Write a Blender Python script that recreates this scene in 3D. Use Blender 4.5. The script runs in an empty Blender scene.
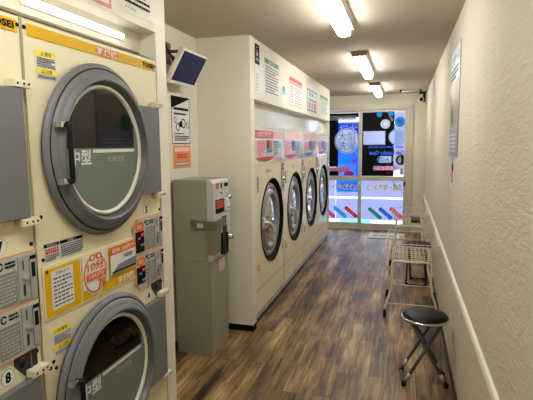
import bpy, bmesh, math, random
from mathutils import Vector, Matrix
random.seed(7)
SC = bpy.context.scene
COL = SC.collection
PI = math.pi

# ---------------------------------------------------------------- camera
cam_data = bpy.data.cameras.new('camera')
cam_data.sensor_width = 36.0
cam_data.lens = 475.36 * 36.0 / 533.0
cam_data.clip_start = 0.02
cam = bpy.data.objects.new('camera', cam_data)
COL.objects.link(cam)
p_, s_, r_ = 0.1162, 0.2829, -0.0094
fw = Vector((-math.sin(s_) * math.cos(p_), math.cos(s_) * math.cos(p_), -math.sin(p_)))
rt = Vector((math.cos(s_), math.sin(s_), 0))
up = rt.cross(fw)
rt2 = rt * math.cos(r_) + up * math.sin(r_)
up2 = up * math.cos(r_) - rt * math.sin(r_)
M = Matrix((rt2, up2, -fw)).transposed().to_4x4()
M.translation = Vector((0, 0, 1.551))
cam.matrix_world = M
SC.camera = cam

# ---------------------------------------------------------------- world, light, exposure
world = bpy.data.worlds.new('daylight')
SC.world = world
world.use_nodes = True
wn = world.node_tree.nodes
bg = wn['Background']
bg.inputs[0].default_value = (0.80, 0.88, 1.0, 1)
bg.inputs[1].default_value = 1.7
SC.view_settings.view_transform = 'Standard'
SC.view_settings.look = 'None'
SC.view_settings.gamma = 1.0
SC.view_settings.use_curve_mapping = False
SC.view_settings.exposure = 1.2
LAMP = 14.0          # radiance of the ceiling tubes' covers

# ---------------------------------------------------------------- materials
def hx(h):
    h = h.lstrip('#')
    v = [int(h[i:i + 2], 16) / 255 for i in (0, 2, 4)]
    return tuple((c / 12.92 if c <= 0.04045 else ((c + 0.055) / 1.055) ** 2.4) for c in v) + (1,)

MATS = {}
def mat(name, col, rough=0.5, metal=0.0, var=0.03, scale=12, bump=0.0, bscale=60, emit=0.0, coat=0.0, spec=0.5):
    if name in MATS: return MATS[name]
    m = bpy.data.materials.new(name); m.use_nodes = True
    nt = m.node_tree; b = nt.nodes['Principled BSDF']
    c = hx(col)
    b.inputs['Roughness'].default_value = rough
    b.inputs['Metallic'].default_value = metal
    b.inputs['Specular IOR Level'].default_value = spec
    b.inputs['Coat Weight'].default_value = coat
    tc = nt.nodes.new('ShaderNodeTexCoord')
    nz = nt.nodes.new('ShaderNodeTexNoise'); nz.inputs['Scale'].default_value = scale
    nt.links.new(tc.outputs['Object'], nz.inputs['Vector'])
    rp = nt.nodes.new('ShaderNodeValToRGB')
    rp.color_ramp.elements[0].position = 0.3; rp.color_ramp.elements[1].position = 0.7
    rp.color_ramp.elements[0].color = tuple(x * (1 - var) for x in c[:3]) + (1,)
    rp.color_ramp.elements[1].color = tuple(min(1, x * (1 + var)) for x in c[:3]) + (1,)
    nt.links.new(nz.outputs['Fac'], rp.inputs['Fac'])
    nt.links.new(rp.outputs['Color'], b.inputs['Base Color'])
    if bump:
        n2 = nt.nodes.new('ShaderNodeTexNoise'); n2.inputs['Scale'].default_value = bscale
        nt.links.new(tc.outputs['Object'], n2.inputs['Vector'])
        bp = nt.nodes.new('ShaderNodeBump'); bp.inputs['Strength'].default_value = bump
        bp.inputs['Distance'].default_value = 0.004
        nt.links.new(n2.outputs['Fac'], bp.inputs['Height'])
        nt.links.new(bp.outputs['Normal'], b.inputs['Normal'])
    if emit:
        b.inputs['Emission Color'].default_value = c
        b.inputs['Emission Strength'].default_value = emit
    MATS[name] = m
    return m

def wall_mat(name, col, stretch, strength, dist=0.004, scale=30):
    m = mat(name, col, rough=0.75, var=0.02, scale=2.5)
    nt = m.node_tree; b = nt.nodes['Principled BSDF']
    tc = nt.nodes.new('ShaderNodeTexCoord'); mp = nt.nodes.new('ShaderNodeMapping')
    mp.inputs['Scale'].default_value = stretch
    nt.links.new(tc.outputs['Object'], mp.inputs['Vector'])
    nz = nt.nodes.new('ShaderNodeTexNoise'); nz.inputs['Scale'].default_value = scale
    nz.inputs['Detail'].default_value = 4; nz.inputs['Distortion'].default_value = 0.6
    nt.links.new(mp.outputs['Vector'], nz.inputs['Vector'])
    bp = nt.nodes.new('ShaderNodeBump'); bp.inputs['Strength'].default_value = strength
    bp.inputs['Distance'].default_value = dist
    nt.links.new(nz.outputs['Fac'], bp.inputs['Height'])
    nt.links.new(bp.outputs['Normal'], b.inputs['Normal'])
    return m

def sheer(name, col, k=0.8):
    if name in MATS: return MATS[name]
    m = mat(name, col, 0.5)
    nt = m.node_tree; b = nt.nodes['Principled BSDF']; o = nt.nodes['Material Output']
    t = nt.nodes.new('ShaderNodeBsdfTranslucent'); t.inputs[0].default_value = hx(col)
    x = nt.nodes.new('ShaderNodeMixShader'); x.inputs[0].default_value = k
    nt.links.new(b.outputs[0], x.inputs[1]); nt.links.new(t.outputs[0], x.inputs[2]); nt.links.new(x.outputs[0], o.inputs[0])
    return m

def floor_mat():
    m = bpy.data.materials.new('wood_planks'); m.use_nodes = True
    nt = m.node_tree; b = nt.nodes['Principled BSDF']; N = nt.nodes.new; L = nt.links.new
    tc = N('ShaderNodeTexCoord')
    mp = N('ShaderNodeMapping'); mp.inputs['Rotation'].default_value = (0, 0, PI / 2)
    L(tc.outputs['Object'], mp.inputs['Vector'])
    br = N('ShaderNodeTexBrick')
    br.inputs['Scale'].default_value = 1.0
    br.inputs['Brick Width'].default_value = 0.92; br.inputs['Row Height'].default_value = 0.102
    br.inputs['Mortar Size'].default_value = 0.0016; br.inputs['Mortar Smooth'].default_value = 0.3
    br.offset = 0.37; br.offset_frequency = 2
    br.inputs['Color1'].default_value = (0, 0, 0, 1); br.inputs['Color2'].default_value = (1, 1, 1, 1)
    br.inputs['Mortar'].default_value = (0.5, 0.5, 0.5, 1)
    L(mp.outputs['Vector'], br.inputs['Vector'])
    # grain: noise stretched along the boards, shifted per board
    mg = N('ShaderNodeMapping'); mg.inputs['Scale'].default_value = (30, 2.0, 1)
    L(tc.outputs['Object'], mg.inputs['Vector'])
    va = N('ShaderNodeVectorMath'); va.operation = 'MULTIPLY_ADD'
    va.inputs[1].default_value = (9, 9, 9)
    L(br.outputs['Color'], va.inputs[0]); L(mg.outputs['Vector'], va.inputs[2])
    g = N('ShaderNodeTexNoise'); g.inputs['Scale'].default_value = 1.0; g.inputs['Detail'].default_value = 6
    g.inputs['Roughness'].default_value = 0.65; g.inputs['Distortion'].default_value = 0.7
    L(va.outputs['Vector'], g.inputs['Vector'])
    # broad blotches
    mb = N('ShaderNodeMapping'); mb.inputs['Scale'].default_value = (6, 1.7, 1)
    L(tc.outputs['Object'], mb.inputs['Vector'])
    bl = N('ShaderNodeTexNoise'); bl.inputs['Scale'].default_value = 1.0; bl.inputs['Detail'].default_value = 3
    L(mb.outputs['Vector'], bl.inputs['Vector'])
    m1 = N('ShaderNodeMath'); m1.operation = 'MULTIPLY_ADD'; m1.inputs[1].default_value = 0.11
    L(br.outputs['Color'], m1.inputs[0]); 
    m2 = N('ShaderNodeMath'); m2.operation = 'MULTIPLY_ADD'; m2.inputs[1].default_value = 0.58
    L(g.outputs['Fac'], m2.inputs[0]); L(m1.outputs[0], m2.inputs[2])
    m3 = N('ShaderNodeMath'); m3.operation = 'MULTIPLY'; m3.inputs[1].default_value = 0.50
    L(bl.outputs['Fac'], m3.inputs[0]); L(m3.outputs[0], m1.inputs[2])
    rp = N('ShaderNodeValToRGB'); e = rp.color_ramp.elements
    e[0].position = 0.46; e[0].color = hx('#281b0f')
    e[1].position = 0.80; e[1].color = hx('#cfb083')
    x = e.new(0.555); x.color = hx('#684c2f'); x = e.new(0.665); x.color = hx('#98794f')
    L(m2.outputs[0], rp.inputs['Fac'])
    mx = N('ShaderNodeMix'); mx.data_type = 'RGBA'; mx.blend_type = 'MULTIPLY'
    L(br.outputs['Fac'], mx.inputs[0]); L(rp.outputs['Color'], mx.inputs[6]); mx.inputs[7].default_value = (0.35, 0.3, 0.27, 1)
    L(mx.outputs[2], b.inputs['Base Color'])
    b.inputs['Roughness'].default_value = 0.42
    bp = N('ShaderNodeBump'); bp.inputs['Strength'].default_value = 0.25; bp.inputs['Distance'].default_value = 0.002
    L(g.outputs['Fac'], bp.inputs['Height']); L(bp.outputs['Normal'], b.inputs['Normal'])
    return m

def glass_mat(name, tint=(1, 1, 1, 1), gloss=0.08, rough=0.0):
    if name in MATS: return MATS[name]
    m = bpy.data.materials.new(name); m.use_nodes = True
    nt = m.node_tree; nt.nodes.clear(); N = nt.nodes.new; L = nt.links.new
    o = N('ShaderNodeOutputMaterial'); t = N('ShaderNodeBsdfTransparent'); t.inputs[0].default_value = tint
    g = N('ShaderNodeBsdfGlossy'); g.inputs['Roughness'].default_value = rough
    f = N('ShaderNodeFresnel'); f.inputs[0].default_value = 1.45
    a = N('ShaderNodeMath'); a.operation = 'ADD'; a.inputs[1].default_value = gloss; a.use_clamp = True
    L(f.outputs[0], a.inputs[0])
    mx = N('ShaderNodeMixShader'); L(a.outputs[0], mx.inputs[0]); L(t.outputs[0], mx.inputs[1]); L(g.outputs[0], mx.inputs[2])
    L(mx.outputs[0], o.inputs[0])
    MATS[name] = m
    return m

W_WALL = wall_mat('wall_paper', '#dad4c3', (1, 1, 1.6), 0.25, 0.003, 60)
W_RIGHT = wall_mat('textured_wall_paper', '#d0c6b2', (1, 2.2, 9), 0.8, 0.006, 7.0)
W_CEIL = wall_mat('ceiling_paper', '#beb2a0', (1, 1, 1), 0.15, 0.002, 60)
W_PAINT = mat('cream_paint', '#e2dccb', 0.5, var=0.015, scale=4)
M_FLOOR = floor_mat()
CREAM = mat('cream_enamel', '#e3dab8', 0.38, var=0.015, scale=5, coat=0.2)
CREAM2 = mat('cream_lug', '#dcd5bb', 0.4)
WHITE = mat('white_plastic', '#e6e4dc', 0.35)
GLOSSW = mat('glossy_white_panel', '#e2e4e0', 0.12, coat=0.5)
DGREY = mat('door_grey', '#6c6f71', 0.42, var=0.03, scale=7)
DGREY2 = mat('door_grey_inner', '#4f5254', 0.35)
PANELG = mat('grey_green_panel', '#6c756f', 0.35)
RINGC = mat('cream_ring', '#d6d2c2', 0.3)
STEEL = mat('drum_steel', '#8d8f92', 0.28, metal=0.9, bump=0.2, bscale=90)
CHROME = mat('chrome', '#d4d6d8', 0.15, metal=1.0, var=0.02)
SILVER = mat('silver_paint', '#b9bbbd', 0.35, metal=0.5)
ALU = mat('door_frame_metal', '#c9c3b2', 0.42, metal=0.05, var=0.02)
BLACK = mat('black_plastic', '#0c0c0d', 0.4, spec=.3)
RUBBER = mat('black_rubber', '#060606', 0.7, spec=.15)
DARK = mat('dark_recess', '#25211d', 0.5)
KICK = mat('dark_kick_plate', '#1c1511', 0.25)
STRIPM = mat('metal_trim', '#b4b9c4', 0.3, metal=0.6)
YEL = mat('yellow_print', '#d9ab06', 0.5, spec=.2)
YEL2 = mat('bright_yellow_print', '#f2d81f', 0.4)
ORG = mat('orange_print', '#e36a12', 0.5, spec=.2)
RED = mat('red_print', '#cf3b2c', 0.4)
PINK = mat('pink_print', '#d94f72', 0.3)
PINKL = mat('pale_pink_print', '#f0bfc4', 0.35)
GREEN = mat('green_print', '#3c8a4c', 0.4)
BLUE = mat('blue_print', '#2a78c8', 0.4)
DBLUE = mat('dark_blue_print', '#1d3f94', 0.4)
CYAN = mat('cyan_print', '#37b5dd', 0.4)
PAPER = mat('paper', '#dedede', 0.5)
PGREY = mat('label_grey', '#a8a8a6', 0.4)
PGREY2 = mat('label_mid_grey', '#7e7e7c', 0.4)
INK = mat('black_ink', '#0e0e10', 0.7, spec=.1)
GINK = mat('grey_ink', '#58585c', 0.7, spec=.1)
LED = mat('red_display', '#e0202a', 0.3, emit=0.6)
MACHG = mat('dispenser_grey', '#918e80', 0.42, var=0.02, scale=5)
MACHF = mat('dispenser_face', '#b9babb', 0.38)
TUBEC = mat('cream_tube', '#ddd6be', 0.35)
GUN = mat('grey_leg_metal', '#4f4d4a', 0.38, metal=0.6)
SEATV = mat('black_vinyl', '#08080a', 0.42, bump=0.2, bscale=70, spec=.2)
DGLASS = glass_mat('dark_door_glass', (0.16, 0.15, 0.15, 1), 0.02)
WGLASS = glass_mat('washer_glass', (0.75, 0.78, 0.8, 1), 0.06)
CGLASS = glass_mat('clear_glass', (0.97, 0.985, 1, 1), 0.0)

def lamp_mat(name, strength, col=(0.985, 1.0, 0.95, 1)):
    m = bpy.data.materials.new(name); m.use_nodes = True
    b = m.node_tree.nodes['Principled BSDF']
    b.inputs['Base Color'].default_value = (0.9, 0.9, 0.9, 1)
    b.inputs['Emission Color'].default_value = col
    b.inputs['Emission Strength'].default_value = strength
    return m
LAMPM = lamp_mat('lamp_cover', LAMP)
TUBEL = lamp_mat('niche_tube', 1.5, (1, 0.98, 0.95, 1))

# ---------------------------------------------------------------- helpers
def props(o, label=None, cat=None, group=None, kind=None):
    if label: o['label'] = label
    if cat: o['category'] = cat
    if group: o['group'] = group
    if kind: o['kind'] = kind
    return o

def thing(name, label, cat, loc=(0, 0, 0), rz=0.0, group=None):
    o = bpy.data.objects.new(name, None); COL.objects.link(o)
    o.empty_display_size = 0.1
    o.location = loc; o.rotation_euler = (0, 0, rz)
    return props(o, label, cat, group)

class MB:
    """collects shapes, becomes one mesh object"""
    def __init__(s):
        s.bm = bmesh.new(); s.mats = []; s.cur = 0
    def m(s, material):
        if material not in s.mats: s.mats.append(material)
        s.cur = s.mats.index(material); return s
    def _fin(s, faces, smooth=False):
        for f in faces:
            f.material_index = s.cur; f.smooth = smooth
    def box(s, x0, x1, y0, y1, z0, z1, bev=0.0, seg=2):
        if x0 > x1: x0, x1 = x1, x0
        if y0 > y1: y0, y1 = y1, y0
        if z0 > z1: z0, z1 = z1, z0
        n0 = set(s.bm.faces)
        vs = [s.bm.verts.new((x, y, z)) for x in (x0, x1) for y in (y0, y1) for z in (z0, z1)]
        idx = [(0, 1, 3, 2), (4, 6, 7, 5), (0, 4, 5, 1), (2, 3, 7, 6), (0, 2, 6, 4), (1, 5, 7, 3)]
        fs = [s.bm.faces.new([vs[i] for i in f]) for f in idx]
        if bev > 0:
            es = list({e for f in fs for e in f.edges})
            bmesh.ops.bevel(s.bm, geom=es, offset=bev, segments=seg, affect='EDGES', profile=0.6)
        s._fin([f for f in s.bm.faces if f not in n0]); return s
    def prism(s, pts, axis, a, b, bev=0.0):
        """pts: polygon in the two other axes (in xyz order), extruded along axis from a to b"""
        n0 = set(s.bm.faces)
        def P(u, v, w):
            return {'x': (w, u, v), 'y': (u, w, v), 'z': (u, v, w)}[axis]
        lo = [s.bm.verts.new(P(u, v, a)) for u, v in pts]
        hi = [s.bm.verts.new(P(u, v, b)) for u, v in pts]
        n = len(pts)
        fs = [s.bm.faces.new(lo[::-1]), s.bm.faces.new(hi)]
        for i in range(n):
            fs.append(s.bm.faces.new((lo[i], lo[(i + 1) % n], hi[(i + 1) % n], hi[i])))
        bmesh.ops.recalc_face_normals(s.bm, faces=fs)
        if bev > 0:
            es = list({e for f in fs[:2] for e in f.edges})
            bmesh.ops.bevel(s.bm, geom=es, offset=bev, segments=2, affect='EDGES', profile=0.6)
        s._fin([f for f in s.bm.faces if f not in n0]); return s
    def lathe(s, prof, c, axis='x', n=48, smooth=True, a0=0.0, a1=2 * PI, sy=1.0):
        """prof: list of (radius, distance along axis)"""
        full = abs(a1 - a0 - 2 * PI) < 1e-6
        N = n if full else n + 1
        rings = []
        for r, d in prof:
            if r < 1e-6:
                rr = [None]
                p = {'x': (c[0] + d, c[1], c[2]), 'y': (c[0], c[1] + d, c[2]), 'z': (c[0], c[1], c[2] + d)}[axis]
                rings.append([s.bm.verts.new(p)] * N); continue
            row = []
            for i in range(N):
                a = a0 + (a1 - a0) * i / n
                u, v = r * math.cos(a), r * math.sin(a) * sy
                p = {'x': (c[0] + d, c[1] + u, c[2] + v), 'y': (c[0] + u, c[1] + d, c[2] + v), 'z': (c[0] + u, c[1] + v, c[2] + d)}[axis]
                row.append(s.bm.verts.new(p))
            rings.append(row)
        fs = []
        for j in range(len(rings) - 1):
            A, B = rings[j], rings[j + 1]
            for i in range(N if full else N - 1):
                k = (i + 1) % N
                vs = []
                for v in (A[i], A[k], B[k], B[i]):
                    if v not in vs: vs.append(v)
                if len(vs) > 2:
                    try: fs.append(s.bm.faces.new(vs))
                    except ValueError: pass
        s._fin(fs, smooth); return s
    def tube(s, pts, r, n=10, closed=False, fillet=0.0, caps=True):
        pts = [Vector(p) for p in pts]
        if fillet > 0: pts = fil(pts, fillet, closed)
        m = len(pts); rings = []
        prev = None
        for i, p in enumerate(pts):
            if closed: t = (pts[(i + 1) % m] - pts[i - 1])
            elif i == 0: t = pts[1] - pts[0]
            elif i == m - 1: t = pts[-1] - pts[-2]
            else: t = (pts[i + 1] - p).normalized() + (p - pts[i - 1]).normalized()
            t.normalize()
            if prev is None:
                ref = Vector((0, 0, 1)) if abs(t.z) < 0.9 else Vector((1, 0, 0))
                u = t.cross(ref).normalized()
            else:
                u = (prev - t * prev.dot(t)).normalized()
            prev = u; v = t.cross(u)
            rings.append([s.bm.verts.new(p + (u * math.cos(2 * PI * k / n) + v * math.sin(2 * PI * k / n)) * r) for k in range(n)])
        fs = []
        for i in range(m if closed else m - 1):
            A, B = rings[i], rings[(i + 1) % m]
            for k in range(n):
                fs.append(s.bm.faces.new((A[k], A[(k + 1) % n], B[(k + 1) % n], B[k])))
        s._fin(fs, True)
        if not closed and caps:
            s._fin([s.bm.faces.new(rings[0][::-1]), s.bm.faces.new(rings[-1])])
        return s
    def hole_plate(s, x, th, y0, y1, z0, z1, cy, cz, r, n=64):
        """plate in the yz plane with a round hole"""
        ang = sorted(set([2 * PI * i / n for i in range(n)] + [math.atan2(b - cz, a - cy) % (2 * PI) for a in (y0, y1) for b in (z0, z1)]))
        inn, out, inb = [], [], []
        for a in ang:
            c, q = math.cos(a), math.sin(a)
            t = min([((y1 - cy) / c if c > 1e-9 else (y0 - cy) / c if c < -1e-9 else 1e9),
                     ((z1 - cz) / q if q > 1e-9 else (z0 - cz) / q if q < -1e-9 else 1e9)])
            inn.append(s.bm.verts.new((x, cy + r * c, cz + r * q)))
            inb.append(s.bm.verts.new((x - th, cy + r * c, cz + r * q)))
            out.append(s.bm.verts.new((x, cy + t * c, cz + t * q)))
        fs = []; N = len(ang)
        for i in range(N):
            k = (i + 1) % N
            fs.append(s.bm.faces.new((inn[i], out[i], out[k], inn[k])))
            fs.append(s.bm.faces.new((inb[i], inn[i], inn[k], inb[k])))
        s._fin(fs); return s
    def build(s, name, material=None, parent=None, label=None, loc=None, smooth_angle=None):
        me = bpy.data.meshes.new(name)
        if not s.mats: s.mats = [material]
        s.bm.normal_update()
        s.bm.to_mesh(me); s.bm.free()
        for m_ in s.mats: me.materials.append(m_)
        o = bpy.data.objects.new(name, me); COL.objects.link(o)
        if parent: o.parent = parent
        if loc: o.location = loc
        if label: o['label'] = label
        return o

def fil(pts, rad, closed=False, seg=6):
    out = []; m = len(pts)
    for i, p in enumerate(pts):
        if not closed and i in (0, m - 1): out.append(p); continue
        a, b = pts[i - 1], pts[(i + 1) % m]
        u, v = (a - p), (b - p)
        d = min(rad, u.length * 0.48, v.length * 0.48)
        A, B = p + u.normalized() * d, p + v.normalized() * d
        for k in range(seg + 1):
            t = k / seg
            out.append(A * (1 - t) ** 2 + p * 2 * t * (1 - t) + B * t * t)
    return out

def one(name, m, f, parent=None, label=None):
    b = MB().m(m); f(b); return b.build(name, m, parent, label)

class Decal:
    """printed sheet in a plane; u to the viewer's right, v up, n towards the viewer"""
    def __init__(s, face='x', off=0.0):
        s.b = MB(); s.face = face; s.n = off; s.step = 0.0005
    def P(s, u, v, n):
        return (n, u, v) if s.face == 'x' else (u, -n, v) if s.face == '-y' else (-n, -u, v) if s.face == '-x' else (u, v, n)
    def base(s, u0, u1, v0, v1, m, th=0.0015):
        s.b.m(m)
        a = s.P(u0, v0, s.n); c = s.P(u1, v1, s.n + th)
        s.b.box(a[0], c[0], a[1], c[1], a[2], c[2]); s.n += th + s.step; return s
    def poly(s, pts, m, up=True):
        s.b.m(m)
        f = s.b.bm.faces.new([s.b.bm.verts.new(s.P(u, v, s.n)) for u, v in pts]); s.b._fin([f])
        if up: s.n += s.step
        return s
    def rect(s, u0, u1, v0, v1, m, up=True): return s.poly([(u0, v0), (u1, v0), (u1, v1), (u0, v1)], m, up)
    def disc(s, cu, cv, ru, rv, m, n=28, rot=0): 
        return s.poly([(cu + ru * math.cos(2 * PI * i / n + rot), cv + rv * math.sin(2 * PI * i / n + rot)) for i in range(n)], m)
    def frame(s, u0, u1, v0, v1, w, m):
        s.rect(u0, u1, v1 - w, v1, m, False); s.rect(u0, u1, v0, v0 + w, m, False)
        s.rect(u0, u0 + w, v0 + w, v1 - w, m, False); return s.rect(u1 - w, u1, v0 + w, v1 - w, m)
    def ring(s, cu, cv, r0, r1, m, n=32, a0=0, a1=2 * PI, sy=1.0):
        s.b.m(m)
        for i in range(n):
            a, b = a0 + (a1 - a0) * i / n, a0 + (a1 - a0) * (i + 1) / n
            f = s.b.bm.faces.new([s.b.bm.verts.new(s.P(cu + r * math.cos(t), cv + r * math.sin(t) * sy, s.n)) for r, t in ((r0, a), (r1, a), (r1, b), (r0, b))])
            s.b._fin([f])
        s.n += s.step; return s
    def lines(s, u0, u1, v0, v1, rows, m, fill=0.55, gap=0.25):
        """rows of small print"""
        h = (v1 - v0) / rows
        for i in range(rows):
            t = v1 - h * (i + (1 - fill) / 2); bt = t - h * fill
            u = u0; end = u1 - (random.random() * 0.3 * (u1 - u0) if i % 3 == 2 else 0)
            while u < end - h * 0.3:
                w = h * random.uniform(0.5, 1.6)
                s.rect(u, min(u + w, end), bt, t, m, False); u += w + h * gap
        s.n += s.step; return s
    def text(s, body, u0, u1, v0, v1, m, mirror=False, rot=0.0, bold=0.0):
        c = bpy.data.curves.new('lettering', 'FONT'); c.body = body; c.resolution_u = 2
        if bold: c.offset = bold
        o = bpy.data.objects.new('lettering', c); COL.objects.link(o)
        dg = bpy.context.evaluated_depsgraph_get(); dg.update()
        me = bpy.data.meshes.new_from_object(o.evaluated_get(dg))
        bpy.data.objects.remove(o); bpy.data.curves.remove(c)
        if not me.vertices: return s
        xs = [v.co.x for v in me.vertices]; ys = [v.co.y for v in me.vertices]
        a, b, d, e = min(xs), max(xs), min(ys), max(ys)
        s.b.m(m)
        cu, cv = (u0 + u1) / 2, (v0 + v1) / 2
        vs = []
        for v in me.vertices:
            tu = (v.co.x - a) / max(b - a, 1e-6) - 0.5; tv = (v.co.y - d) / max(e - d, 1e-6) - 0.5
            if mirror: tu = -tu
            du, dv = tu * (u1 - u0), tv * (v1 - v0)
            U = cu + du * math.cos(rot) - dv * math.sin(rot); V = cv + du * math.sin(rot) + dv * math.cos(rot)
            vs.append(s.b.bm.verts.new(s.P(U, V, s.n)))
        fs = []
        for p in me.polygons:
            try: fs.append(s.b.bm.faces.new([vs[i] for i in p.vertices]))
            except ValueError: pass
        s.b._fin(fs)
        bpy.data.meshes.remove(me); s.n += s.step; return s
    def build(s, name, parent=None, label=None): return s.b.build(name, None, parent, label)

def struct(name, b, m=None, parent=None):
    o = b.build(name, m, parent)
    if not parent: o['kind'] = 'structure'
    return o
def sbox(name, m, *boxes, parent=None, bev=0.0):
    b = MB().m(m)
    for x in boxes: b.box(*x, bev=bev)
    return struct(name, b, m, parent)

# ================================================================ SETTING
XR, XL, YB, YF, ZC = 0.33, -1.635, 8.67, -2.6, 2.4
sbox('floor', M_FLOOR, (XL - .1, XR + .1, YF - .1, YB + .12, -0.1, 0))
sbox('ceiling', W_CEIL, (XL - .1, XR + .1, YF - .1, YB + .12, ZC, ZC + .1))
sbox('wall_right', W_RIGHT, (XR, XR + .1, YF, YB + .12, 0, ZC))
sbox('wall_left', W_WALL, (XL - .1, XL, YF, YB + .12, 0, ZC))
sbox('wall_front', W_WALL, (XL, XR, YF - .1, YF, 0, ZC))
sbox('wall_back', W_WALL, (0.13, XR, YB, YB + .12, 0, ZC), (XL, 0.13, YB, YB + .12, 2.20, ZC))
sbox('baseboard_right', mat('dark_baseboard', '#2a211a', 0.5), (XR - .008, XR, YF, YB, 0, 0.06))
sbox('baseboard_left', MATS['dark_baseboard'], (XL, XL + .008, 2.05, 3.62, 0, 0.07))
rail = MB().m(W_PAINT).prism([(XR, .640), (XR - .014, .646), (XR - .018, .662), (XR - .012, .676), (XR, .680)], 'y', YF, YB)
struct('trim_1', rail)
# enclosure of the stacked dryers: header, end pillar, niche above
b = MB().m(W_PAINT)
b.box(-1.138, -1.06, -2.6, 1.93, 2.042, ZC)
b.box(XL, -1.06, 1.93, 2.018, 0, ZC)
b.box(XL, -1.138, -2.6, 1.93, 1.96, ZC)
struct('wall_dryer_side', b)
# casing over the washers
b = MB().m(W_PAINT)
b.box(-1.26, -1.178, 3.626, 7.70, 1.914, ZC, bev=.004)
b.box(XL, -1.178, 3.626, 3.72, 0.055, 1.914)
b.box(XL, -1.26, 3.626, 3.72, 1.914, ZC)
b.box(XL, -1.178, 7.69, 7.73, 0.055, ZC)
b.m(GLOSSW).box(XL, -1.262, 3.72, 7.69, 1.72, 1.914)
b.box(XL, -1.27, 3.72, 7.69, 1.914, ZC)
struct('wall_washer_side', b)
sbox('baseboard_washer_side', RUBBER, (XL, -1.180, 3.628, 3.72, 0, 0.055), (XL, -1.20, 7.69, 7.72, 0, .055))

# entrance: fixed frame and two glass leaves
b = MB().m(ALU)
b.box(XL, 0.13, YB - .02, YB + .10, 2.145, 2.20, bev=.004)
b.box(0.045, 0.13, YB - .02, YB + .10, 0, 2.145, bev=.004)
b.box(XL, XL + .05, YB - .02, YB + .10, 0, 2.145, bev=.004)
b.box(XL + .05, 0.045, YB - .01, YB + .10, 0, 0.022, bev=.002)
struct('trim_2', b)

def leaf(name, x0, x1, y):
    st = 0.06
    b = MB().m(ALU)
    b.box(x0, x0 + st, y, y + .035, .025, 2.14, bev=.003)
    b.box(x1 - st, x1, y, y + .035, .025, 2.14, bev=.003)
    for z0, z1 in ((.025, .115), (.89, .97), (2.10, 2.14)):
        b.box(x0 + st, x1 - st, y, y + .035, z0, z1, bev=.003)
    o = struct(name, b)
    one('glass_pane', CGLASS, lambda q: q.box(x0 + st, x1 - st, y + .014, y + .020, .115, .89).box(x0 + st, x1 - st, y + .014, y + .020, .97, 2.10), o)
    return o

def upx(px, Y=YB):   # pixel column -> X on the plane of the door
    d = fw + rt2 * (px - 266.5) / 475.36
    return d.x / d.y * Y
def pt(px, py, Y=YB):
    d = fw + rt2 * (px - 266.5) / 475.36 + up2 * (200 - py) / 475.36
    return d.x / d.y * Y, 1.551 + d.z / d.y * Y
def prect(x0, y0, x1, y1, Y=YB):
    a = pt(x0, (y0 + y1) / 2, Y)[0]; c = pt(x1, (y0 + y1) / 2, Y)[0]
    t = pt((x0 + x1) / 2, y0, Y)[1]; bt = pt((x0 + x1) / 2, y1, Y)[1]
    return a, c, bt, t

FILM = mat('dark_window_film', '#05060c', 0.6, spec=.15)
FILMW = mat('frosted_window_film', '#e4e6f4', 0.5)
SKYB = mat('banner_blue', '#2f9fe6', 0.5)
LBLUE = mat('pale_blue_print', '#cfe6f4', 0.4)
HOT = mat('magenta_print', '#e2368c', 0.5)
TEAL = mat('teal_plastic', '#26b9c6', 0.4)

S_W = sheer('white_sheer', '#f0f0f6'); S_PK = sheer('pink_sheer', '#f3bccb'); S_CY = sheer('cyan_sheer', '#22a9dd'); S_BL = sheer('blue_sheer', '#1c63c4')
S_LB = sheer('pale_blue_sheer', '#cfe4f6'); S_RD = sheer('red_sheer', '#dd4048'); S_GR = sheer('green_sheer', '#1f8f60'); S_YE = sheer('yellow_sheer', '#ffee10', 0.97)
S_FR = sheer('frosted_sheer', '#e2e3f8'); S_HP = sheer('magenta_sheer', '#e2368c')
def film(d, u0, u1, v0, v1, holes, c=.011):
    nu, nv = max(1, round((u1 - u0) / c)), max(1, round((v1 - v0) / c)); du, dv = (u1 - u0) / nu, (v1 - v0) / nv
    bm = d.b.m(FILM).bm; vs = {}
    def V(i, j):
        if (i, j) not in vs: vs[(i, j)] = bm.verts.new(d.P(u0 + i * du, v0 + j * dv, d.n))
        return vs[(i, j)]
    fs = []
    for j in range(nv):
        for i in range(nu):
            x, z = u0 + (i + .5) * du, v0 + (j + .5) * dv
            if any((math.hypot(x - h[1], z - h[2]) < h[3] - .008) if h[0] == 'c' else (h[1] + .008 < x < h[2] - .008 and h[3] + .008 < z < h[4] - .008) for h in holes): continue
            fs.append(bm.faces.new((V(i, j), V(i + 1, j), V(i + 1, j + 1), V(i, j + 1))))
    d.b._fin(fs); d.n += .001
YD = YB + .012
dl = leaf('door_1', XL + .05, -0.745, YB + .055)
dr = leaf('door_2', -0.80, 0.045, YB + .012)
# --- decals of the left leaf (facing the room)
yl = YB + .055 + .013
d = Decal('-y', -yl)
x0, x1, z0, z1 = -1.52, -0.815, 1.66, 2.095
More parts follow.
